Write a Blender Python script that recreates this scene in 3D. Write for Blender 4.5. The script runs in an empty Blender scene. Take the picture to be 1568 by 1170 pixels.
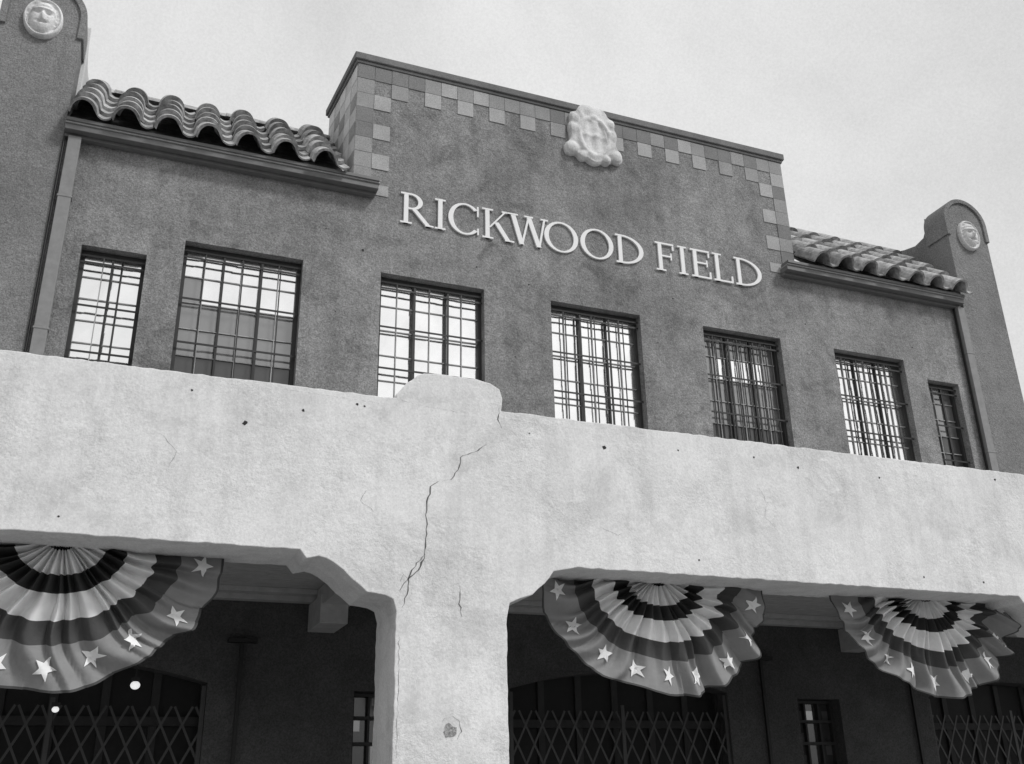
import bpy, math, random
from math import sin, cos, pi, radians, hypot, sqrt, exp
from mathutils import Matrix, Vector
random.seed(7)
scene=bpy.context.scene
# ---------------------------------------------------------------- materials
def newmat(name):
    m=bpy.data.materials.new(name); m.use_nodes=True
    nt=m.node_tree; b=nt.nodes['Principled BSDF']
    return m,nt,b
def g(v): return (v,v,v,1)
def mathn(nt,op,a,b):
    n=nt.nodes.new('ShaderNodeMath'); n.operation=op
    for i,s in enumerate((a,b)):
        if isinstance(s,(int,float)): n.inputs[i].default_value=s
        else: nt.links.new(s,n.inputs[i])
    return n.outputs[0]
def noise(nt,scale,detail=4,rough=.6,vec=None,dist=0):
    n=nt.nodes.new('ShaderNodeTexNoise'); n.inputs['Scale'].default_value=scale
    n.inputs['Detail'].default_value=detail; n.inputs['Roughness'].default_value=rough
    n.inputs['Distortion'].default_value=dist
    if vec is None:
        vec=pos(nt)
    nt.links.new(vec,n.inputs['Vector'])
    return n.outputs['Fac']
def pos(nt):
    ge=nt.nodes.new('ShaderNodeNewGeometry'); return ge.outputs['Position']
def ramp(nt,fac,p0,v0,p1,v1):
    r=nt.nodes.new('ShaderNodeMapRange'); nt.links.new(fac,r.inputs[0])
    r.inputs[1].default_value=p0; r.inputs[2].default_value=p1; r.inputs[3].default_value=v0; r.inputs[4].default_value=v1
    return r.outputs[0]
def tocol(nt,c,b):
    cc=nt.nodes.new('ShaderNodeCombineColor')
    for i in range(3): nt.links.new(c,cc.inputs[i])
    nt.links.new(cc.outputs[0],b.inputs['Base Color']); return cc
def stucco(name,v,big=.18,fine=.15,bump=.5,bscale=22,blotch=None,streak=.0,rough=.92,bdist=.012,bmod=False):
    m,nt,b=newmat(name)
    n1=ramp(nt,noise(nt,.7,5,.65),.32,1-big,.68,1+big)
    n3=ramp(nt,noise(nt,55,2,.8),.3,1-fine,.7,1+fine)
    c=mathn(nt,'MULTIPLY',n1,n3)
    if big>.06:
        n2=ramp(nt,noise(nt,4.2,4,.7),.32,1-big*.6,.68,1+big*.6); c=mathn(nt,'MULTIPLY',c,n2)
    if blotch:
        n4=ramp(nt,noise(nt,1.7,5,.72,dist=.5),.52,1,.66,blotch)
        c=mathn(nt,'MULTIPLY',c,n4)
    if streak:
        mp=nt.nodes.new('ShaderNodeMapping'); mp.inputs['Scale'].default_value=(5,5,.5)
        nt.links.new(pos(nt),mp.inputs['Vector'])
        n5=ramp(nt,noise(nt,1,4,.6,mp.outputs[0]),.45,1,.75,1-streak)
        c=mathn(nt,'MULTIPLY',c,n5)
    c=mathn(nt,'MULTIPLY',c,v); tocol(nt,c,b)
    b.inputs['Roughness'].default_value=rough; b.inputs['Specular IOR Level'].default_value=.1
    if bump:
        h=noise(nt,bscale,5,.72)
        bn=nt.nodes.new('ShaderNodeBump'); bn.inputs['Strength'].default_value=bump; bn.inputs['Distance'].default_value=bdist
        if bmod:
            nt.links.new(ramp(nt,noise(nt,1.3,3,.6),.38,bump*.25,.62,bump*1.2),bn.inputs['Strength'])
            h=mathn(nt,'ADD',h,mathn(nt,'MULTIPLY',noise(nt,3.1,3,.5),1.5))
        nt.links.new(h,bn.inputs['Height']); nt.links.new(bn.outputs[0],b.inputs['Normal'])
    return m
def plain(name,v,rough=.6,spec=.3,var=.12,scale=8):
    m,nt,b=newmat(name)
    c=mathn(nt,'MULTIPLY',ramp(nt,noise(nt,scale,3,.7),.3,1-var,.7,1+var),v); tocol(nt,c,b)
    b.inputs['Roughness'].default_value=rough; b.inputs['Specular IOR Level'].default_value=spec
    return m
M_light=stucco('pale_stucco',.70,.07,.12,.60,15,blotch=.86,streak=.14,bdist=.022,bmod=True)
M_dark=stucco('grey_stucco',.25,.22,.42,.9,14,blotch=.68,streak=.18,bdist=.03)
M_tower=stucco('tower_stucco',.215,.14,.38,.9,14,streak=.1,bdist=.03)
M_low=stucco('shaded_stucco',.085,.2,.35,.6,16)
M_white=stucco('cast_stone',.64,.14,.16,.7,26,blotch=.7,bdist=.02)
M_pale=stucco('pale_return_sunlit_side',.60,.1,.1,.4,20)
M_letter=stucco('letter_paint',.80,.03,.04,0,30)
M_tileL=stucco('glazed_tile_light',.38,.12,.25,.3,30)
M_tileM=stucco('glazed_tile_mid',.29,.12,.25,.3,30)
M_tileD=stucco('glazed_tile_dark',.20,.12,.25,.3,30)
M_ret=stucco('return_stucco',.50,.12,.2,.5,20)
M_cop=stucco('coping_stone',.17,.2,.2,.5,20)
M_gut=plain('gutter_paint',.13,.5,.4)
M_gutl=plain('gutter_lip',.27,.5,.4)
M_pipe=plain('downspout_paint',.22,.6,.3)
M_bar=plain('painted_iron',.018,.5,.4)
M_frame=plain('window_frame',.04,.6,.3)
M_muntin=plain('muntin',.38,.6,.3)
M_ceil=plain('ceiling_boards',.46,.7,.2)
M_door=plain('door_wood',.016,.6,.3)
M_gate=plain('gate_steel',.055,.5,.5)
M_crack=plain('crack_dark',.12,.9,.1)
M_hole=plain('hole_dark',.04,.9,.1)
M_brick=stucco('exposed_brick',.28,.3,.5,.9,40)
M_conc=stucco('concrete',.27,.1,.15,.3,20)
M_asph=stucco('asphalt',.07,.15,.3,0,30)
def claytile():
    m,nt,b=newmat('clay_tile')
    ge=nt.nodes.new('ShaderNodeNewGeometry')
    r=ramp(nt,ge.outputs['Random Per Island'],0,.7,1,1.3)
    n=ramp(nt,noise(nt,9,5,.7),.35,.5,.65,1.35)
    c=mathn(nt,'MULTIPLY',mathn(nt,'MULTIPLY',r,n),.36); tocol(nt,c,b)
    b.inputs['Roughness'].default_value=.75
    bn=nt.nodes.new('ShaderNodeBump'); bn.inputs['Strength'].default_value=.5; bn.inputs['Distance'].default_value=.015
    nt.links.new(noise(nt,25,4,.7),bn.inputs['Height']); nt.links.new(bn.outputs[0],b.inputs['Normal'])
    return m
M_clay=claytile()
def pane(name,v,met):
    m,nt,b=newmat(name)
    c=mathn(nt,'MULTIPLY',ramp(nt,noise(nt,2.5,3,.6),.3,.92,.7,1.03),v); tocol(nt,c,b)
    b.inputs['Metallic'].default_value=met; b.inputs['Roughness'].default_value=.10
    bn=nt.nodes.new('ShaderNodeBump'); bn.inputs['Strength'].default_value=.15; bn.inputs['Distance'].default_value=.01
    nt.links.new(noise(nt,1.6,2,.5),bn.inputs['Height']); nt.links.new(bn.outputs[0],b.inputs['Normal'])
    return m
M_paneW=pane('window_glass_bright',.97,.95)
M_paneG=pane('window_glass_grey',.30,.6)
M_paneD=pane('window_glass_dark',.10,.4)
def cloth(name,v):
    m,nt,b=newmat(name)
    c=mathn(nt,'MULTIPLY',ramp(nt,noise(nt,5,4,.6),.3,.88,.7,1.1),v)
    cc=tocol(nt,c,b); b.inputs['Roughness'].default_value=.85
    b.inputs['Specular IOR Level'].default_value=.1
    tr=nt.nodes.new('ShaderNodeBsdfTranslucent'); nt.links.new(cc.outputs[0],tr.inputs[0])
    mx=nt.nodes.new('ShaderNodeMixShader'); mx.inputs[0].default_value=.12
    nt.links.new(b.outputs[0],mx.inputs[1]); nt.links.new(tr.outputs[0],mx.inputs[2])
    nt.links.new(mx.outputs[0],nt.nodes['Material Output'].inputs[0])
    bn=nt.nodes.new('ShaderNodeBump'); bn.inputs['Strength'].default_value=.45; bn.inputs['Distance'].default_value=.025
    nt.links.new(noise(nt,8,4,.6),bn.inputs['Height']); nt.links.new(bn.outputs[0],b.inputs['Normal'])
    return m
C_red=cloth('cloth_red',.045); C_white=cloth('cloth_white',.88); C_blue=cloth('cloth_blue',.27); C_red2=cloth('cloth_red_faded',.085)
# ---------------------------------------------------------------- mesh builder
class B:
    def __init__(s,mats): s.v=[];s.f=[];s.m=[];s.mats=mats
    def add(s,vs,fs,mi=0):
        o=len(s.v); s.v+=[tuple(p) for p in vs]
        for f in fs: s.f.append(tuple(i+o for i in f)); s.m.append(mi)
    def box(s,x0,x1,y0,y1,z0,z1,mi=0):
        s.add([(x0,y0,z0),(x1,y0,z0),(x1,y1,z0),(x0,y1,z0),(x0,y0,z1),(x1,y0,z1),(x1,y1,z1),(x0,y1,z1)],
              [(0,1,5,4),(1,2,6,5),(2,3,7,6),(3,0,4,7),(4,5,6,7),(3,2,1,0)],mi)
    def prism(s,pts,y0,y1,mi=0):   # xz polygon, extruded in y
        n=len(pts)
        a=sum(pts[i][0]*pts[(i+1)%n][1]-pts[(i+1)%n][0]*pts[i][1] for i in range(n))
        if a<0: pts=pts[::-1]
        s.add([(p[0],y0,p[1]) for p in pts]+[(p[0],y1,p[1]) for p in pts],
              [tuple(range(n)),tuple(range(2*n-1,n-1,-1))]+[((i+1)%n,i,i+n,(i+1)%n+n) for i in range(n)],mi)
    def prismx(s,pts,x0,x1,mi=0):  # yz polygon extruded in x
        n=len(pts)
        s.add([(x0,p[0],p[1]) for p in pts]+[(x1,p[0],p[1]) for p in pts],
              [tuple(range(n)),tuple(range(2*n-1,n-1,-1))]+[((i+1)%n,i,i+n,(i+1)%n+n) for i in range(n)],mi)
    def bar(s,p,q,w,d,mi=0):       # flat bar between two xz points at y range d
        dx,dz=q[0]-p[0],q[1]-p[1]; L=hypot(dx,dz); nx,nz=-dz/L*w/2,dx/L*w/2
        s.prism([(p[0]+nx,p[1]+nz),(p[0]-nx,p[1]-nz),(q[0]-nx,q[1]-nz),(q[0]+nx,q[1]+nz)],d[0],d[1],mi)
    def build(s,name,parent=None,smooth=False,bevel=0):
        me=bpy.data.meshes.new(name); me.from_pydata(s.v,[],s.f)
        for m in s.mats: me.materials.append(m)
        for p,mi in zip(me.polygons,s.m): p.material_index=mi; p.use_smooth=smooth
        me.validate(); me.update()
        import bmesh
        bm=bmesh.new(); bm.from_mesh(me); bmesh.ops.recalc_face_normals(bm,faces=bm.faces); bm.to_mesh(me); bm.free()
        o=bpy.data.objects.new(name,me); bpy.context.collection.objects.link(o)
        if parent: o.parent=parent
        if bevel:
            md=o.modifiers.new('bevel','BEVEL'); md.width=bevel; md.segments=2; md.limit_method='ANGLE'; md.angle_limit=radians(40)
        return o
def empty(name):
    o=bpy.data.objects.new(name,None); bpy.context.collection.objects.link(o); return o
YF=8.5; YB=9.18; YR=12.5
# ---------------------------------------------------------------- front arcade wall
def densify(pts,step,jx,jz,closed=True):
    out=[]; n=len(pts)
    for i in range(n):
        a=pts[i]; b=pts[(i+1)%n]; L=hypot(b[0]-a[0],b[1]-a[1]); k=max(1,int(L/step))
        for j in range(k):
            t=j/k; out.append((a[0]+(b[0]-a[0])*t+random.uniform(-jx,jx),a[1]+(b[1]-a[1])*t+random.uniform(-jz,jz)))
    return out
porch=empty('arcade_porch')
def corb(x0,x1):
    L=[(x0-.86,3.585),(x0-.80,3.515),(x0-.70,3.54),(x0-.56,3.49),(x0-.40,3.36),(x0-.26,3.25),(x0-.10,3.235),(x0-.03,3.20),(x0,3.09)]
    R=[(x1,3.09),(x1+.03,3.22),(x1+.13,3.265),(x1+.26,3.31),(x1+.38,3.42),(x1+.48,3.53),(x1+.58,3.555),(x1+.74,3.585)]
    return L+[(x0,0),(x1,0)]+R
outline=[(-9,5.08),(-9,3.585)]+corb(-5.35,-4.3)+corb(2.30,3.33)+corb(10.45,11.5)+[(19,3.585),(19,5.08),(3.31,5.08),(3.325,5.20),(3.29,5.30),(3.20,5.36),(3.05,5.385),(2.62,5.385),(2.52,5.375),(2.46,5.34),(2.35,5.25),(2.29,5.17),(2.25,5.12),(2.25,5.08)]
outline=densify(outline,.07,.005,.006)
b=B([M_light]); b.prism(outline,YF,YB); o=b.build('arcade_wall',porch,bevel=.008)
# plaster edge line, holes and cracks
b=B([M_hole,M_brick,M_crack])
def blob(cx,cz,r,y,mi,n=11,asp=1):
    pts=[]
    for i in range(n):
        a=2*pi*i/n; rr=r*random.uniform(.6,1.2); pts.append((cx+rr*cos(a)*asp,cz+rr*sin(a)))
    b.prism(pts,y,YF+.004,mi)
for x,z,r in [(.89,4.67,.022),(1.39,4.85,.013),(.42,4.92,.010),(4.41,4.82,.020),(5.27,4.88,.010),(6.76,4.84,.016),(7.86,4.83,.012),(9.1,3.72,.012),(-.48,3.72,.009),(5.4,3.74,.010),(6.2,4.90,.012),(8.25,3.73,.010),(1.88,4.97,.012),(1.95,4.96,.011),(9.6,4.97,.014),(3.6,4.88,.008)]:
    blob(x,z,r,YF-.003,0,asp=1.1)
def crack(pts,w):
    out=[]
    for a,c in zip(pts[:-1],pts[1:]):
        k=max(1,int(hypot(c[0]-a[0],c[1]-a[1])/.035))
        for j in range(k):
            t=j/k; out.append((a[0]+(c[0]-a[0])*t+random.uniform(-.010,.010),a[1]+(c[1]-a[1])*t+random.uniform(-.006,.006)))
    out.append(pts[-1])
    Lp=[];Rp=[]
    for i,p in enumerate(out):
        ww=w*random.uniform(.25,1)*(min(i,len(out)-1-i)+1>2 and 1 or .4)
        Lp.append((p[0]-ww,YF-.0025,p[1]));Rp.append((p[0]+ww,YF-.0025,p[1]+ww*.3))
    n=len(out); b.add(Lp+Rp,[(i,i+1,n+i+1,n+i) for i in range(n-1)],2)
crack([(3.15,4.72),(3.05,4.64),(2.89,4.56),(2.86,4.43),(2.79,4.33),(2.68,4.31),(2.60,4.25),(2.57,4.1),(2.56,3.97),(2.57,3.8),(2.55,3.61),(2.46,3.5),(2.40,3.39),(2.40,3.25),(2.35,3.13)],.0075)
crack([(2.55,3.61),(2.5,3.47),(2.36,3.35),(2.33,3.28)],.011)
crack([(2.89,3.35),(2.88,3.19),(2.90,3.08)],.007)
crack([(3.29,5.10),(3.27,4.98),(3.31,4.9)],.006)
crack([(2.25,5.07),(2.6,5.02),(3.0,5.01)],.003)
crack([(1.2,5.03),(1.7,5.02),(2.2,5.0)],.003)
crack([(4.3,4.0),(4.5,3.93),(4.62,3.96)],.003)
crack([(2.33,2.9),(2.34,2.4),(2.33,1.9)],.002)
crack([(2.2,4.2),(2.0,4.15),(1.95,4.05),(2.1,3.95)],.002)
crack([(3.32,5.0),(3.9,4.98),(4.3,4.99)],.002)
crack([(2.72,2.18),(2.74,2.22),(2.82,2.23),(2.88,2.2),(2.89,2.12),(2.86,2.05)],.004)
crack([(2.40,3.39),(2.36,3.42),(2.33,3.36)],.004)
crack([(0.2,4.5),(0.35,4.35),(0.3,4.2)],.002)
crack([(6.2,4.6),(6.3,4.4),(6.25,4.25),(6.4,4.1)],.0018)
b.build('wall_cracks_and_holes',porch)
b=B([M_brick,M_crack]); 
blob(2.79,2.12,.06,YF-.004,0,15,1.05); 
b.build('spalled_plaster_patch',porch)
# ceiling and beams
b=B([M_ceil,M_low,M_conc])
b.box(-9,19,YB+.001,YR-.001,3.98,4.12,0)
for i in range(26):
    y=YB+.06+i*.128
    b.box(-8.9,18.9,y,y+.118,3.962,3.98,0)
b.box(-9,19,YR-.16,YR-.004,3.84,3.96,0); b.box(-9,19,YR-.34,YR-.162,3.90,3.961,0)
b.box(-9,19,YB+.003,YB+.16,3.70,3.96,0)
for xx in (-4.95,2.3,10.3):
    b.box(xx,xx+.34,YB+.17,YR-.35,3.72,3.95,0)
    b.box(xx-.03,xx+.3,YR-.75,YR-.003,3.50,3.83,0)
b.build('porch_ceiling',porch,bevel=.006)
# ---------------------------------------------------------------- main building
bld=empty('stadium_building')
def wall_holes(b,x0,x1,z0,z1,holes,y,depth,mi=0):
    xs=sorted(set([x0,x1]+[h[0] for h in holes]+[h[1] for h in holes]))
    zs=sorted(set([z0,z1]+[h[2] for h in holes]+[h[3] for h in holes]))
    for i in range(len(xs)-1):
        for j in range(len(zs)-1):
            mx,mz=(xs[i]+xs[i+1])/2,(zs[j]+zs[j+1])/2
            if any(h[0]<mx<h[1] and h[2]<mz<h[3] for h in holes): continue
            b.add([(xs[i],y,zs[j]),(xs[i+1],y,zs[j]),(xs[i+1],y,zs[j+1]),(xs[i],y,zs[j+1])],[(0,1,2,3)],mi)
    for h in holes:
        a,c,d,e=h
        b.add([(a,y,d),(c,y,d),(c,y,e),(a,y,e),(a,y+depth,d),(c,y+depth,d),(c,y+depth,e),(a,y+depth,e)],
              [(0,1,5,4),(1,2,6,5),(2,3,7,6),(3,0,4,7)],mi)
wins=[(-.94,-.14,6.35,8.32,'a'),(.32,1.91,6.2,8.63,'b'),(3.03,4.62,6.2,8.64,'c'),(5.71,7.26,6.2,8.64,'d'),(8.42,9.93,6.2,8.64,'e'),(11.03,12.54,6.2,8.62,'f'),(13.01,13.72,6.35,8.31,'g')]
XL,XRt=-1.372,14.198
b=B([M_dark]); wall_holes(b,XL,XRt,3.98,10.05,[w[:4] for w in wins],YR,.30); b.build('upper_wall',bld)
b=B([M_hole])
for x,z,r in ((2.75,8.95,.02),(4.5,9.0,.012),(5.35,8.85,.012),(7.9,9.05,.015),(10.5,9.0,.012),(2.2,9.2,.01),(12.8,8.9,.012),(7.55,8.2,.01),(5.1,7.6,.01),(2.4,7.9,.009)):
    pts=[(x+r*random.uniform(.7,1.2)*cos(2*pi*i/9),z+r*random.uniform(.7,1.2)*sin(2*pi*i/9)) for i in range(9)]
    b.prism(pts,YR-.004,YR+.01)
b.build('wall_fixing_holes',bld)
doors=[(-2.10,1.15),(4.92,8.20),(11.8,15.1)]; sw=[(2.88,3.60),(9.38,10.12)]
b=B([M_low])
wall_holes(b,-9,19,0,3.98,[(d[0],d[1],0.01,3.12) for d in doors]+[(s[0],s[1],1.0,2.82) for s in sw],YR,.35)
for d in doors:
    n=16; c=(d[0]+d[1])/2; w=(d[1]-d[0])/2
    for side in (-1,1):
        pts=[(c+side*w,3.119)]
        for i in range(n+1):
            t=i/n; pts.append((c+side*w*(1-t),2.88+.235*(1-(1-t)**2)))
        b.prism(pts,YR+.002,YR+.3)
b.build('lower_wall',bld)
# central parapet (slightly flared back)
b=B([M_dark,M_ret])
x0,x1=2.55,10.46
b.add([(x0,YR,10.05),(x1,YR,10.05),(x1,YR,12.28),(x0,YR,12.28),(x0-.14,14.0,10.0),(x1+.14,14.0,10.0),(x1+.14,14.0,12.28),(x0-.14,14.0,12.28)],[(0,1,2,3),(5,4,7,6),(3,2,6,7)],0)
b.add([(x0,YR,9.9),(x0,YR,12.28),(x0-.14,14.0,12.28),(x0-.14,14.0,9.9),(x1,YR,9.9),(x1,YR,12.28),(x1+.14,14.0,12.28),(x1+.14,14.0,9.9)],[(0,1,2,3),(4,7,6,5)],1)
b.build('central_parapet',bld)
b=B([M_cop])
def copring(e,za,zb):
    b.add([(x0-e,YR-e,za),(x1+e,YR-e,za),(x1+.14+e,14.0+e,za),(x0-.14-e,14.0+e,za),(x0-e,YR-e,zb),(x1+e,YR-e,zb),(x1+.14+e,14.0+e,zb),(x0-.14-e,14.0+e,zb)],
          [(0,1,5,4),(1,2,6,5),(2,3,7,6),(3,0,4,7),(4,5,6,7),(3,2,1,0)],0)
copring(.03,12.281,12.335); copring(.06,12.336,12.46)
b.build('parapet_coping',bld,bevel=.012)
# checker tiles
b=B([M_tileL,M_tileM,M_tileD,M_dark])
def tile(xa,xb,za,zb,mi,y=.012):
    gp=.003
    y+=random.uniform(-.002,.002)
    b.box(xa+gp,xb-gp,YR-y,YR+.01,za+gp,zb-gp,mi)
tw=.272; ncol=29; tx=(x1-x0)/ncol
for i in range(ncol):
    xa=x0+i*tx
    k=random.random()
    tile(xa,xa+tx,12.28-.27,12.28-.005,(0 if k<.35 else 1 if k<.85 else 2) if i%2 else (1 if k<.45 else 2),.012)
    if i%2==0: tile(xa,xa+tx,12.28-.545,12.28-.272,0 if k<.55 else 1)
for j in range(2,9):
    zb=12.28-j*.272; za=zb-.272
    if za<9.9: za=9.92
    if zb-za<.1: continue
    for (a,s) in ((x0,1),(x1,-1)):
        xa=a if s>0 else a-tw
        tile(xa,xa+tw,za,zb,(2,1,1)[random.randrange(3)])
        if j%2==0:
            xa=a+tw if s>0 else a-2*tw
            tile(xa,xa+tw,za,zb,0)
b.build('checker_tile_border',bld)
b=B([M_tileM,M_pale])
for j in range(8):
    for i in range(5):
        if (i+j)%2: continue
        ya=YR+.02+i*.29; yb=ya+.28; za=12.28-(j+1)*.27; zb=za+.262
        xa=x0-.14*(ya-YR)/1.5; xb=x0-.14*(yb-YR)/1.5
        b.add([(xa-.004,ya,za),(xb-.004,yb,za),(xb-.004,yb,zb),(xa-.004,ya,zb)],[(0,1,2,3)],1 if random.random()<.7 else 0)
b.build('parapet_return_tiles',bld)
# ---------------- roof of clay barrel tiles
def roof(xa,xb,name):
    b=B([M_clay]); y0,z0,y1,z1=12.27,10.07,13.95,11.74
    L=hypot(y1-y0,z1-z0); uy,uz=(y1-y0)/L,(z1-z0)/L; ny,nz=-uz,uy
    def P(x,s,h): return (x,y0+uy*s+ny*h,z0+uz*s+nz*h)
    b.add([P(xa,.30,-.05),P(xb,.30,-.05),P(xb,L,-.05),P(xa,L,-.05)],[(0,1,2,3)],0)
    n=round((xb-xa)/.545); sp=(xb-xa)/n; rows=5; rl=L/rows; K=20; CU=.70
    def prof(u,sc):
        if u<CU:
            t=u/CU; return (.20*sc)*max(0,1-abs(2*t-1)**2.3)**.6
        t=(u-CU)/(1-CU); return -.03*sin(pi*t)
    for r in range(rows):
        for c in range(n):
            jx=random.uniform(-.015,.015); js=random.uniform(-.03,.03); jh=random.uniform(-.006,.008)
            s0=r*rl-.05+js; s1=s0+rl+.10; skew=random.uniform(-.014,.014)
            vs=[]
            th0=-.034 if r==0 else -.075
            for (s,sc,lift,dx,th_) in ((s0,1.0,.062,skew,th0),(s1,.93,.0,-skew,-.03)):
                for off in (0,th_):
                    for k in range(K+1):
                        u=k/K
                        h=prof(u,sc)
                        x=xa+(c+u)*sp+jx+dx
                        if off and u<CU:
                            tt=2*u/CU-1; x-=off*-tt*.9; h=max(h+off,-.03)
                        elif off: h+=off*.7
                        vs.append(P(x,s,h+.03+lift+jh))
            q=K+1; fs=[]
            for k in range(K):
                fs.append((k,k+1,2*q+k+1,2*q+k)); fs.append((q+k+1,q+k,3*q+k,3*q+k+1))
                fs.append((k+1,k,q+k,q+k+1)); fs.append((2*q+k,2*q+k+1,3*q+k+1,3*q+k))
            fs+=[(0,2*q,3*q,q),(K,q+K,3*q+K,2*q+K)]
            b.add(vs,fs,0)
    m=int((xb-xa)/.4); K=10
    for i in range(m):
        xs=xa+i*(xb-xa)/m; xe=xs+(xb-xa)/m+.05; vs=[]
        for (x,rr) in ((xs,.12),(xe,.105)):
            for k in range(K+1):
                a=pi*k/K; vs.append((x,y1+.04-rr*cos(a),z1+.04+rr*sin(a)))
        b.add(vs,[(k,k+1,K+2+k,K+1+k) for k in range(K)]+[tuple(range(K+1))],0)
    return b.build(name,bld,smooth=False)
roof(-1.36,2.42,'clay_tile_roof_a'); roof(10.60,14.19,'clay_tile_roof_b')
b=B([M_gut,M_gutl,M_hole])
for xa,xb in ((-1.365,2.90),(10.12,14.06)):
    b.box(xa,xb,12.29,YR-.003,9.90,9.985,0)
    b.box(xa-.0,xb+.015,12.27,YR-.003,9.986,10.012,1)
    b.box(xa,xb+.005,12.25,12.46,10.013,10.065,0)
    b.box(xa,xb-.02,12.40,YR-.005,9.85,9.899,0)
b.build('eave_gutters',bld,bevel=.006)
b=B([M_pipe,M_bar])
for xa,xb in ((-1.31,-1.15),(13.95,14.11)):
    b.box(xa,xb,12.36,12.45,4.0,9.85,0)
    for z in (5.2,7.0,8.9): b.box(xa-.012,xb+.012,12.354,12.47,z,z+.03,0)
b.box(-1.366,-1.35,12.40,12.46,4.0,9.84,1)  # added dark strips stand in for the dark gap beside each downspout
b.box(13.925,13.938,12.42,12.47,4.0,9.84,1)
b.build('downspouts',bld,bevel=.010)
# ---------------- towers
for xa,xb,nm in ((-2.40,-1.375,'a'),(14.20,15.20,'b')):
    c=(xa+xb)/2; r=(xb-xa)/2
    b=B([M_tower,M_cop,M_pale])
    zc=12.35-r
    arc=[(c+r*cos(pi*i/24),zc+r*sin(pi*i/24)) for i in range(25)]
    b.prism([(xa,0),(xb,0)]+arc,12.45,12.95,0)
    for (ra,rb,yy) in ((r+.03,r-.06,12.415),):
        m=28; outer=[];inner=[]
        for i in range(m+1):
            a=pi*i/m; outer.append((c+ra*cos(a),zc+ra*sin(a))); inner.append((c+rb*cos(a),zc+rb*sin(a)))
        outer=[(c+ra,zc-.35)]+outer+[(c-ra,zc-.35)]; inner=[(c+rb,zc-.35)]+inner+[(c-rb,zc-.35)]
        n=len(outer)
        vs=[(p[0],yy,p[1]) for p in outer]+[(p[0],yy,p[1]) for p in inner]+[(p[0],12.97,p[1]) for p in outer]+[(p[0],12.452,p[1]) for p in inner]
        fs=[]
        for i in range(n-1):
            fs+= [(i,i+1,n+i+1,n+i),(i,2*n+i,2*n+i+1,i+1),(n+i,n+i+1,3*n+i+1,3*n+i)]
        fs+=[(0,n,3*n,2*n),(n-1,3*n-1,4*n-1,2*n-1)]
        b.add(vs,fs,0)
    prof=[(12.951,12.15),(12.97,11.9),(13.06,11.76),(13.3,11.71),(13.6,11.78),(14.0,11.92),(14.4,12.05),(14.4,6),(12.951,6)]
    if nm=='a': b.prismx(prof,xb-.42,xb+.055,2)  # left side wall gets a paler colour that carries its sunlit look
    else: b.prismx(prof,xa+.004,xa+.42,0)
    b.build('corner_tower_'+nm,bld,bevel=.02)
b=B([M_tower]); b.box(-2.0,14.9,14.41,22,0,10.0); b.build('building_mass',bld)
# ---------------- windows
bf=B([M_frame,M_muntin]); bp_=B([M_paneW,M_paneG,M_paneD]); bb=B([M_bar])
for wi,(a,c,d,e,k) in enumerate(wins):
    w=c-a; yf=YR+.17
    fr=.05
    bf.box(a,a+fr,yf-.03,yf+.06,d,e); bf.box(c-fr,c,yf-.03,yf+.06,d,e); bf.box(a+fr,c-fr,yf-.03,yf+.06,e-fr,e); bf.box(a+fr,c-fr,yf-.03,yf+.06,d,d+fr)
    nc=6 if w>1 else 3; nr=6
    ia,ic,iz0,iz1=a+fr,c-fr,d+fr,e-fr
    for i in range(1,nc):
        x=ia+(ic-ia)*i/nc; t=.006
        if i%2==0: bf.box(x-.012,x+.012,yf,yf+.03,iz0,iz1,0)
        else: bf.box(x-t,x+t,yf+.01,yf+.03,iz0,iz1,1)
    for j in range(1,nr):
        z=iz0+(iz1-iz0)*j/nr; t=.006
        bf.box(ia,ic,yf+.012,yf+.028,z-t,z+t,1)
    for i in range(nc):
        for j in range(nr):
            xa=ia+(ic-ia)*i/nc; xb=ia+(ic-ia)*(i+1)/nc; za=iz0+(iz1-iz0)*j/nr; zb=iz0+(iz1-iz0)*(j+1)/nr
            mi=0  # glass tone per pane lays in bright reflection over dark interior
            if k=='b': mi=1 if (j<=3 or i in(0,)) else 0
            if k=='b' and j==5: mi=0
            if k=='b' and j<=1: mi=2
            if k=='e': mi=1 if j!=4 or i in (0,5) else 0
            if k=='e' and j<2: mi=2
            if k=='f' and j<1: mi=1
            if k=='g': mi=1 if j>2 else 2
            t=random.uniform(-.003,.003)
            bp_.add([(xa,yf+.035+t,za),(xb,yf+.035,za),(xb,yf+.035+t,zb),(xa,yf+.035-t,zb)],[(0,1,2,3)],mi)
    yg=(YR+.085,YR+.105); nb=3 if w>1 else 2
    xs=[a+.03+(w-.06)*i/nb for i in range(nb+1)]
    for x in xs[1:-1]: bb.box(x-.014,x+.014,yg[0],yg[1],d+.02,e-.09)
    dens={'b':2,'c':1,'d':2,'e':4,'f':2}.get(k,1)
    for i in range(nb):
        for q in range(1,dens):
            x=xs[i]+(xs[i+1]-xs[i])*q/dens
            bb.box(x-.008,x+.008,yg[0]+.004,yg[1]-.004,d+.02,e-.09)
    for z in (e-.10,e-.20,e-.82,e-1.46,e-2.05):
        if z>d: bb.box(a+.005,c-.005,yg[0]-.008,yg[0]-.001,z-.014,z+.014)
bf.build('window_frames',bld); bp_.build('window_panes',bld); bb.build('window_security_bars',bld)
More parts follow.
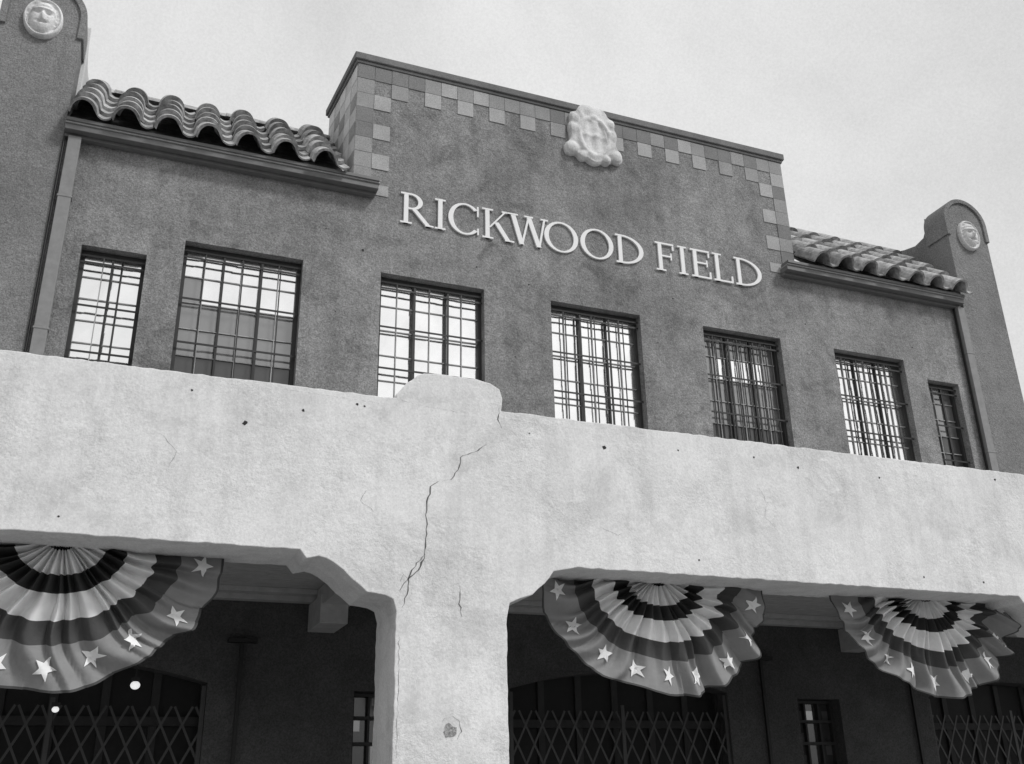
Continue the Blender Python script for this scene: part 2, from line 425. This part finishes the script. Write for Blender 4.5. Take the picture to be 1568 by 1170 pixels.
# lower side windows
b=B([M_frame,M_paneG,M_paneD])
for a,c in sw:
    y=YR+.2
    b.box(a,a+.05,y-.02,y+.05,1,2.82); b.box(c-.05,c,y-.02,y+.05,1,2.82)
    for z in (1.0,1.3,1.6,1.9,2.2,2.5,2.77): b.box(a+.05,c-.05,y-.02,y+.05,z,z+.04)
    for q in (.33,.66): b.box(a+(c-a)*q-.015,a+(c-a)*q+.015,y-.015,y+.045,1.05,2.77)
    for j in range(12):
        for i in range(5):
            xa=a+(c-a)*i/5; za=1+j*.152
            b.add([(xa,y+.055,za),(xa+(c-a)/5,y+.055,za),(xa+(c-a)/5,y+.055,za+.152),(xa,y+.055,za+.152)],[(0,1,2,3)],1 if random.random()<.22 else 2)
b.build('ground_floor_windows',bld)
# doors
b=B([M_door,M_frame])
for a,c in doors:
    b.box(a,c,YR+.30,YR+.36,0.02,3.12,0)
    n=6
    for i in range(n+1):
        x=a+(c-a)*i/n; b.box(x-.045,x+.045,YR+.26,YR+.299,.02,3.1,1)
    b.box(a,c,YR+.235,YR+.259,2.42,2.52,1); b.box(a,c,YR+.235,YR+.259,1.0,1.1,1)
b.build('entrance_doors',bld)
b=B([M_bar])
for x in (1.5,8.78,11.45,4.62):
    b.box(x-.022,x+.022,YR-.07,YR-.03,0,3.36); b.box(x-.17,x+.17,YR-.12,YR-.01,3.34,3.385)
b.build('conduit_pipes',bld)
# scissor gates
for a,c in doors:
    b=B([M_gate]); y=YR+.05
    n=14; sp=(c-a)/n; zt=2.62; 
    for i in range(-9,n+9):
        for s in (1,-1):
            p=[a+i*sp,.1]; q=[a+i*sp+s*(zt-.1)*.5,zt]
            if s>0:
                lo=max(a,p[0]); hi=min(c,q[0])
                if hi-lo<.05: continue
                za=.1+(lo-p[0])/.5; zb=.1+(hi-p[0])/.5
                b.bar((lo,za),(hi,zb),.026,(y,y+.006))
            else:
                hi=min(c,p[0]); lo=max(a,q[0])
                if hi-lo<.05: continue
                za=.1+(p[0]-hi)/.5; zb=.1+(p[0]-lo)/.5
                b.bar((hi,za),(lo,zb),.026,(y+.008,y+.014))
    for x in [a+.03,c-.03,(a+c)/2]: b.box(x-.025,x+.025,y-.012,y-.002,.02,2.85 if x!=(a+c)/2 else 2.7)
    b.build('scissor_gate')
# ---------------------------------------------------------------- lettering
LB=B([M_letter]); cnt=[0]; LD=.03
def lp(pts,ox,oz,sx,sz):
    cnt[0]+=1; yy=YR-LD-.0006*(cnt[0]%9)
    LB.prism([(ox+p[0]*sx,oz+p[1]*sz) for p in pts],yy,YR-.002)
def ring(ox,oz,cx,cz,rx,rz,t1,t2,a0,a1):
    cnt[0]+=1; yy=YR-LD-.0006*(cnt[0]%9); n=30; vs=[]
    for i in range(n+1):
        a=a0+(a1-a0)*i/n; vs.append((ox+cx+rx*cos(a),oz+cz+rz*sin(a)))
    for i in range(n+1):
        a=a0+(a1-a0)*i/n; vs.append((ox+cx+(rx-t1)*cos(a),oz+cz+(rz-t2)*sin(a)))
    V=[(p[0],yy,p[1]) for p in vs]+[(p[0],YR-.002,p[1]) for p in vs]; m=n+1; N=2*m; fs=[]
    for i in range(n): fs+=[(i,i+1,m+i+1,m+i),(i,N+i,N+i+1,i+1),(m+i,m+i+1,N+m+i+1,N+m+i)]
    fs+=[(0,m,N+m,N),(n,N+n,N+m+n,m+n)]
    LB.add(V,fs)
S=.068; T=.028; H=.53; Z0=9.525
def R_(x,x2,z,zz): lp([(x,z),(x2,z),(x2,zz),(x,zz)],0,0,1,1)
def serif(xc,w,z,up): R_(xc-w/2,xc+w/2,z,z+.026) if up else R_(xc-w/2,xc+w/2,z-.026,z)
def diag(xa,za,xb,zb,w): lp([(xa-w/2,za),(xa+w/2,za),(xb+w/2,zb),(xb-w/2,zb)],0,0,1,1)
def letter(ch,a,c):
    z0=Z0; z1=Z0+H; w=c-a
    if ch=='I':
        m=(a+c)/2; R_(m-S/2,m+S/2,z0,z1); serif(m,.17,z0,1); serif(m,.17,z1,0)
    elif ch in'OC':
        cx=(a+c)/2
        if ch=='O': ring(0,0,cx,z0+H/2,w/2,H/2+.012,.078,.028,0,2*pi)
        else:
            ring(0,0,cx+.02,z0+H/2,w/2,H/2+.012,.078,.028,radians(42),radians(318))
            R_(c-.055,c-.03,z1-.19,z1-.01); R_(c-.055,c-.03,z0+.02,z0+.13)
    elif ch=='D':
        R_(a+.04,a+.04+S,z0,z1); ring(0,0,a+.11,z0+H/2,c-a-.11,H/2,.078,.03,-pi/2,pi/2)
        R_(a-.01,a+.115,z1-.03,z1); R_(a-.01,a+.115,z0,z0+.03)
    elif ch=='R':
        R_(a+.04,a+.04+S,z0,z1); serif(a+.077,.18,z0,1); R_(a-.01,a+.16,z1-.028,z1)
        ring(0,0,a+.15,z1-.14,w*.38,.14,.07,.028,-pi/2,pi/2); R_(a+.1,a+.16,z1-.28,z1-.252)
        diag(a+.20,z1-.27,c-.05,z0,.08); serif(c-.04,.13,z0,1)
    elif ch=='K':
        R_(a+.04,a+.04+S,z0,z1); serif(a+.077,.18,z0,1); serif(a+.077,.18,z1,0)
        diag(a+.11,z0+.20,c-.10,z1,.032); serif(c-.09,.15,z1,0)
        diag(a+.22,z0+.31,c-.06,z0,.082); serif(c-.04,.15,z0,1)
    elif ch=='W':
        q=w/4.6
        diag(a+.07,z1,a+q*1.45,z0,.078); diag(a+q*2.35,z1,a+q*1.5,z0,.032)
        diag(a+q*2.3,z1,a+q*3.45,z0,.078); diag(c-.06,z1,a+q*3.5,z0,.032)
        serif(a+.07,.17,z1,0); serif(a+q*2.32,.15,z1,0); serif(c-.06,.13,z1,0)
    elif ch in'FEL':
        R_(a+.04,a+.04+S,z0,z1); 
        if ch!='L': R_(a-.01,c-.02,z1-.03,z1); R_(c-.048,c-.02,z1-.12,z1-.01); R_(a+.1,c-.07,z0+.27,z0+.298); R_(c-.09,c-.067,z0+.22,z0+.35)
        else: serif(a+.077,.18,z1,0)
        if ch!='F': R_(a-.01,c-.02,z0,z0+.03); R_(c-.045,c-.015,z0+.01,z0+.13)
        else: serif(a+.077,.18,z0,1)
for ch,a,c in [('R',3.30,3.78),('I',3.80,4.02),('C',4.02,4.56),('K',4.60,5.08),('W',5.03,5.70),('O',5.63,6.22),('O',6.26,6.85),('D',6.90,7.40),('F',7.64,8.0),('I',8.02,8.26),('E',8.31,8.69),('L',8.74,9.12),('D',9.17,9.70)]:
    letter(ch,a,c)
LB.build('building_lettering')
# ---------------------------------------------------------------- crest
def relief(name,cx,cz,outl,y0,hf,mat,nr=22,parent=None):
    b=B([mat]); n=len(outl); vs=[(cx,y0-hf(0,0,0),cz)]
    for r in range(1,nr+1):
        t=r/nr
        for (u,v) in outl: vs.append((cx+u*t,y0-hf(u*t,v*t,t),cz+v*t))
    fs=[(0,1+(i+1)%n,1+i) for i in range(n)]
    for r in range(nr-1):
        for i in range(n):
            p=1+r*n+i; q=1+r*n+(i+1)%n; fs.append((p,q,q+n,p+n))
    k=len(vs)
    for (u,v) in outl: vs.append((cx+u,y0,cz+v))
    for i in range(n): fs.append((1+(nr-1)*n+i,1+(nr-1)*n+(i+1)%n,k+(i+1)%n,k+i))
    b.add(vs,fs); return b.build(name,parent,smooth=True)
half=[(0,.60),(.10,.60),(.20,.57),(.26,.50),(.29,.42),(.34,.40),(.41,.37),(.42,.28),(.41,.20),(.44,.14),(.45,.04),(.43,-.06),(.42,-.16),(.45,-.22),(.52,-.28),(.54,-.38),(.50,-.47),(.43,-.49),(.36,-.46),(.31,-.48),(.27,-.54),(.20,-.56),(.15,-.52),(.09,-.57),(0,-.60)]
def smooth(pts,it=1):
    for _ in range(it):
        out=[]; n=len(pts)
        for i in range(n):
            a=pts[i];c=pts[(i+1)%n]; out.append((a[0]*.75+c[0]*.25,a[1]*.75+c[1]*.25)); out.append((a[0]*.25+c[0]*.75,a[1]*.25+c[1]*.75))
        pts=out
    return pts
outl=smooth(half+[(-u,v) for u,v in half[::-1][1:-1]])
def ch(u,v,t):
    h=.10
    # worn shield: raised rounded field
    d=hypot(u/.27,(v+.03)/(.34 if v>-.03 else .42))
    h+=.035*exp(-((d-1)/.16)**2)
    h+=.012*sin(u*33+2*v)*(d<.85)+.018*exp(-((v+.05)/.05)**2)*(d<.85)
    for (a,c,r,k) in ((.40,-.36,.10,.045),(-.40,-.36,.10,.045),(.34,.27,.08,.03),(-.34,.27,.08,.03),(0,.46,.13,.04),(.36,.04,.09,.025),(-.36,.04,.09,.025),(.22,-.47,.07,.03),(-.22,-.47,.07,.03)):
        q=hypot(u-a,v-c)/r; h+=k*exp(-q*q)-k*.4*exp(-((q-1.3)/.3)**2)
    return h if t<.97 else h*.7
relief('shield_crest',6.58,11.89,outl,YR+.0,ch,M_white,44)
# medallions
def mh(u,v,t):
    h=.05+.03*(1-t*t)
    h+=.03*exp(-((t-.92)/.06)**2)
    fu,fv=u/.17,(v+.01)/.25; d=hypot(fu,fv)
    if d<1: h+=.08*sqrt(1-d*d)
    for a in (-.065,.065): h-=.05*exp(-(((u-a)/.035)**2+((v-.02)/.022)**2))
    h+=.05*exp(-((u/.022)**2+((v+.045)/.06)**2))
    h-=.05*exp(-((u/.06)**2+((v+.125)/.016)**2))
    h+=.03*exp(-(((v-.075)/.02)**2))*(abs(u)<.15)
    if v>.10 and t<.85: h+=.010*sin(v*85+u*u*60)
    if abs(u)>.15 and v<.1: h+=.02*sin(v*90)*(t<.85)
    return h
el=[(.25*cos(2*pi*i/56),.325*sin(2*pi*i/56)) for i in range(56)]
relief('carved_medallion',-1.89,11.68,el,12.45,mh,M_white,32); relief('carved_medallion',14.70,11.55,el,12.45,mh,M_white,32)
# ---------------------------------------------------------------- bunting
def bunting(cx,ztop,A,Bz,seed):
    rnd=random.Random(seed); ph=rnd.uniform(0,6); NF=17
    def mkbr(NF,lo,hi):
        br=[0]
        while br[-1]<pi: br.append(br[-1]+pi/NF*rnd.uniform(lo,hi))
        return br,[rnd.uniform(.55,1.3) for _ in br],[rnd.uniform(.6,.82) for _ in br]
    fine=mkbr(NF,.6,1.4); coarse=mkbr(8,.6,1.4)
    def pleat(th,pk):
        br,hs,kn=pk
        th=min(max(th,0),pi-1e-5)
        for i in range(len(br)-1):
            if br[i]<=th<br[i+1]:
                t=(th-br[i])/(br[i+1]-br[i]); q=kn[i]
                s=(t/q) if t<q else (1-t)/(1-q)
                s=s*s*(3-2*s)
                return (s*2-1)*hs[i]
        return -1
    def S_(th,r):
        ww=.05*sin(r*6+ph)+.03*sin(r*11+th*2)
        p=pleat(th+ww,fine); q=pleat(th+ww*1.6,coarse)
        w1=max(0,1-max(0,r-.45)/.6)
        af=(.010+.17*min(r,.32))*(.22+.78*w1); ac=.055*r*r+.01
        y=9.00-af*p-ac*q-.05*sin(th)*r-.03*sin(r*4+th*3+ph)*r
        lw=.022*sin(th*4+ph)+.012*sin(th*9+ph*2)
        rr=r*(1+(.030*p*w1*.9+.020*q)*min(1,r*2)+lw*r*1.2)
        flat=1-.10*(1-abs(cos(th)))*(r<.999)*(1-r)
        x=cx+A*rr*cos(th)+(.012*q+.006*p)*sin(th)*r
        z=ztop-Bz*rr*flat*max(sin(th),0)**.88-.04*r*(1-abs(cos(th)))
        return x,y,z
    b=B([C_red,C_white,C_blue,C_red2])
    bands=[(0,.09,0),(.09,.27,1),(.27,.40,0),(.40,.58,1),(.58,.73,3),(.73,.985,2),(.985,1,3)]
    NT=420
    rs=[]
    for (a,c,m) in bands:
        k=max(1,int((c-a)/.03))
        for i in range(k): rs.append((a+(c-a)*i/k,m))
    rs.append((1,2)); base=0
    for (r,m) in rs:
        for i in range(NT+1): b.v.append(S_(pi*i/NT,max(r,.004)))
    for j in range(len(rs)-1):
        for i in range(NT):
            b.f.append((base+j*(NT+1)+i,base+j*(NT+1)+i+1,base+(j+1)*(NT+1)+i+1,base+(j+1)*(NT+1)+i)); b.m.append(rs[j][1])
    ns=9
    for k in range(ns):
        th0=pi*(k+.5)/ns+rnd.uniform(-.06,.06); rc=.86+rnd.uniform(-.02,.02); R=.092
        bx,bz=A*rc*cos(th0),Bz*rc*sin(th0); rot=th0+rnd.uniform(-.3,.3)
        pts=[(0,0)]
        for ringr in (.25,.5,.75,1.0):
            for i in range(40):
                t=i/4
                i0=int(math.floor(t)); fr=t-i0
                ra=R if i0%2==0 else R*.42; rb=R if (i0+1)%2==0 else R*.42
                pa=(ra*cos(rot+2*pi*i0/10),ra*sin(rot+2*pi*i0/10)); pb=(rb*cos(rot+2*pi*(i0+1)/10),rb*sin(rot+2*pi*(i0+1)/10))
                pts.append(((pa[0]*(1-fr)+pb[0]*fr)*ringr,(pa[1]*(1-fr)+pb[1]*fr)*ringr))
        V=[]
        for (u,v) in pts:
            X,Zz=(bx+u)/A,(bz+v)/Bz; th=math.atan2(max(Zz,1e-4),X); r=hypot(X,Zz)
            p=S_(th,r); V.append((p[0],p[1]-.012,p[2]))
        F=[(0,1+i,1+(i+1)%40) for i in range(40)]
        for rr in range(3):
            for i in range(40): p=1+rr*40+i;q=1+rr*40+(i+1)%40; F.append((p,q,q+40,p+40))
        b.add(V,F,1)
    o=b.build('bunting',None,smooth=True)
bunting(-.45,3.66,1.31,1.18,3); bunting(5.20,3.66,1.31,1.15,5); bunting(8.68,3.66,1.27,1.10,9)
# ---------------------------------------------------------------- hanging bulb under the porch, plus a glowing globe for a reflection
ml,nt,bs=newmat('lamp_and_glint_globe'); bs.inputs['Base Color'].default_value=g(.85); bs.inputs['Emission Color'].default_value=g(1); bs.inputs['Emission Strength'].default_value=.7
def glow_globe(x,y,z,r):
    b=B([M_bar,ml]); vs=[];fs=[];n=14;m=8
    for j in range(m+1):
        for i in range(n):
            a=2*pi*i/n;c=pi*j/m; vs.append((x+r*sin(c)*cos(a),y+r*sin(c)*sin(a),z+r*cos(c)*.85))
    for j in range(m):
        for i in range(n): fs.append((j*n+i,j*n+(i+1)%n,(j+1)*n+(i+1)%n,(j+1)*n+i))
    b.add(vs,fs,1); b.box(x-.008,x+.008,y-.008,y+.008,z+r*.8,3.962,0); b.box(x-.04,x+.04,y-.04,y+.04,z+r*.75,z+r*.75+.04,0)
    b.build('porch_lamp_and_glint',None,smooth=False)
glow_globe(.335,11.6,2.75,.05); glow_globe(-.40,11.6,2.50,.035)  # second globe is added in place of a bright reflection
# ---------------------------------------------------------------- ground
b=B([M_asph]); b.add([(-400,-400,-.12),(400,-400,-.12),(400,400,-.12),(-400,400,-.12)],[(0,1,2,3)]); b.build('ground')
b=B([M_conc]); b.box(-30,40,-1.2,12.49,-.119,-.001); b.build('sidewalk')
# ---------------------------------------------------------------- light
SE=radians(48); az=radians(142)   # clockwise from +Y
to=Vector((sin(az)*cos(SE),cos(az)*cos(SE),sin(SE)))
sd=bpy.data.lights.new('sun','SUN'); sd.energy=2.1; sd.angle=radians(10); sd.color=(1,1,1)
so=bpy.data.objects.new('sun',sd); bpy.context.collection.objects.link(so); so.rotation_euler=to.to_track_quat('Z','Y').to_euler()
w=bpy.data.worlds.new('World'); scene.world=w; w.use_nodes=True; nt=w.node_tree
bg=nt.nodes['Background']; sky=nt.nodes.new('ShaderNodeTexSky'); sky.sky_type='NISHITA'; sky.sun_disc=False
sky.sun_elevation=SE; sky.sun_rotation=az; sky.air_density=1.5; sky.dust_density=3
bw=nt.nodes.new('ShaderNodeRGBToBW'); nt.links.new(sky.outputs[0],bw.inputs[0])
tc=nt.nodes.new('ShaderNodeTexCoord')
nz=noise(nt,1.8,7,.62,tc.outputs['Generated'],.3)
cl=ramp(nt,nz,.3,0.50,.7,.94)
mx=nt.nodes.new('ShaderNodeMix'); mx.data_type='FLOAT'
nt.links.new(cl,mx.inputs[0]); nt.links.new(bw.outputs[0],mx.inputs[2]); mx.inputs[3].default_value=6.4
gr=ramp(nt,noise(nt,420,2,.8,tc.outputs['Generated']),.3,.95,.7,1.05)
fin=mathn(nt,'MULTIPLY',mx.outputs[0],gr)
cc=nt.nodes.new('ShaderNodeCombineColor')
for i in range(3): nt.links.new(fin,cc.inputs[i])
nt.links.new(cc.outputs[0],bg.inputs[0]); bg.inputs[1].default_value=.138
# ---------------------------------------------------------------- camera
cd=bpy.data.cameras.new('camera'); cam=bpy.data.objects.new('camera',cd); bpy.context.collection.objects.link(cam)
Mx=Matrix(((0.93021,-0.12407,-0.34541),(-0.36652,-0.36289,-0.85672),(-0.01905,0.92354,-0.38304)))
cam.matrix_world=Matrix.Translation((0,0,1.6))@Mx.to_quaternion().to_matrix().to_4x4()
cd.sensor_width=36; cd.lens=35.09; cd.clip_end=2000; scene.camera=cam
scene.view_settings.view_transform='Standard'; scene.view_settings.look='None'; scene.view_settings.exposure=0
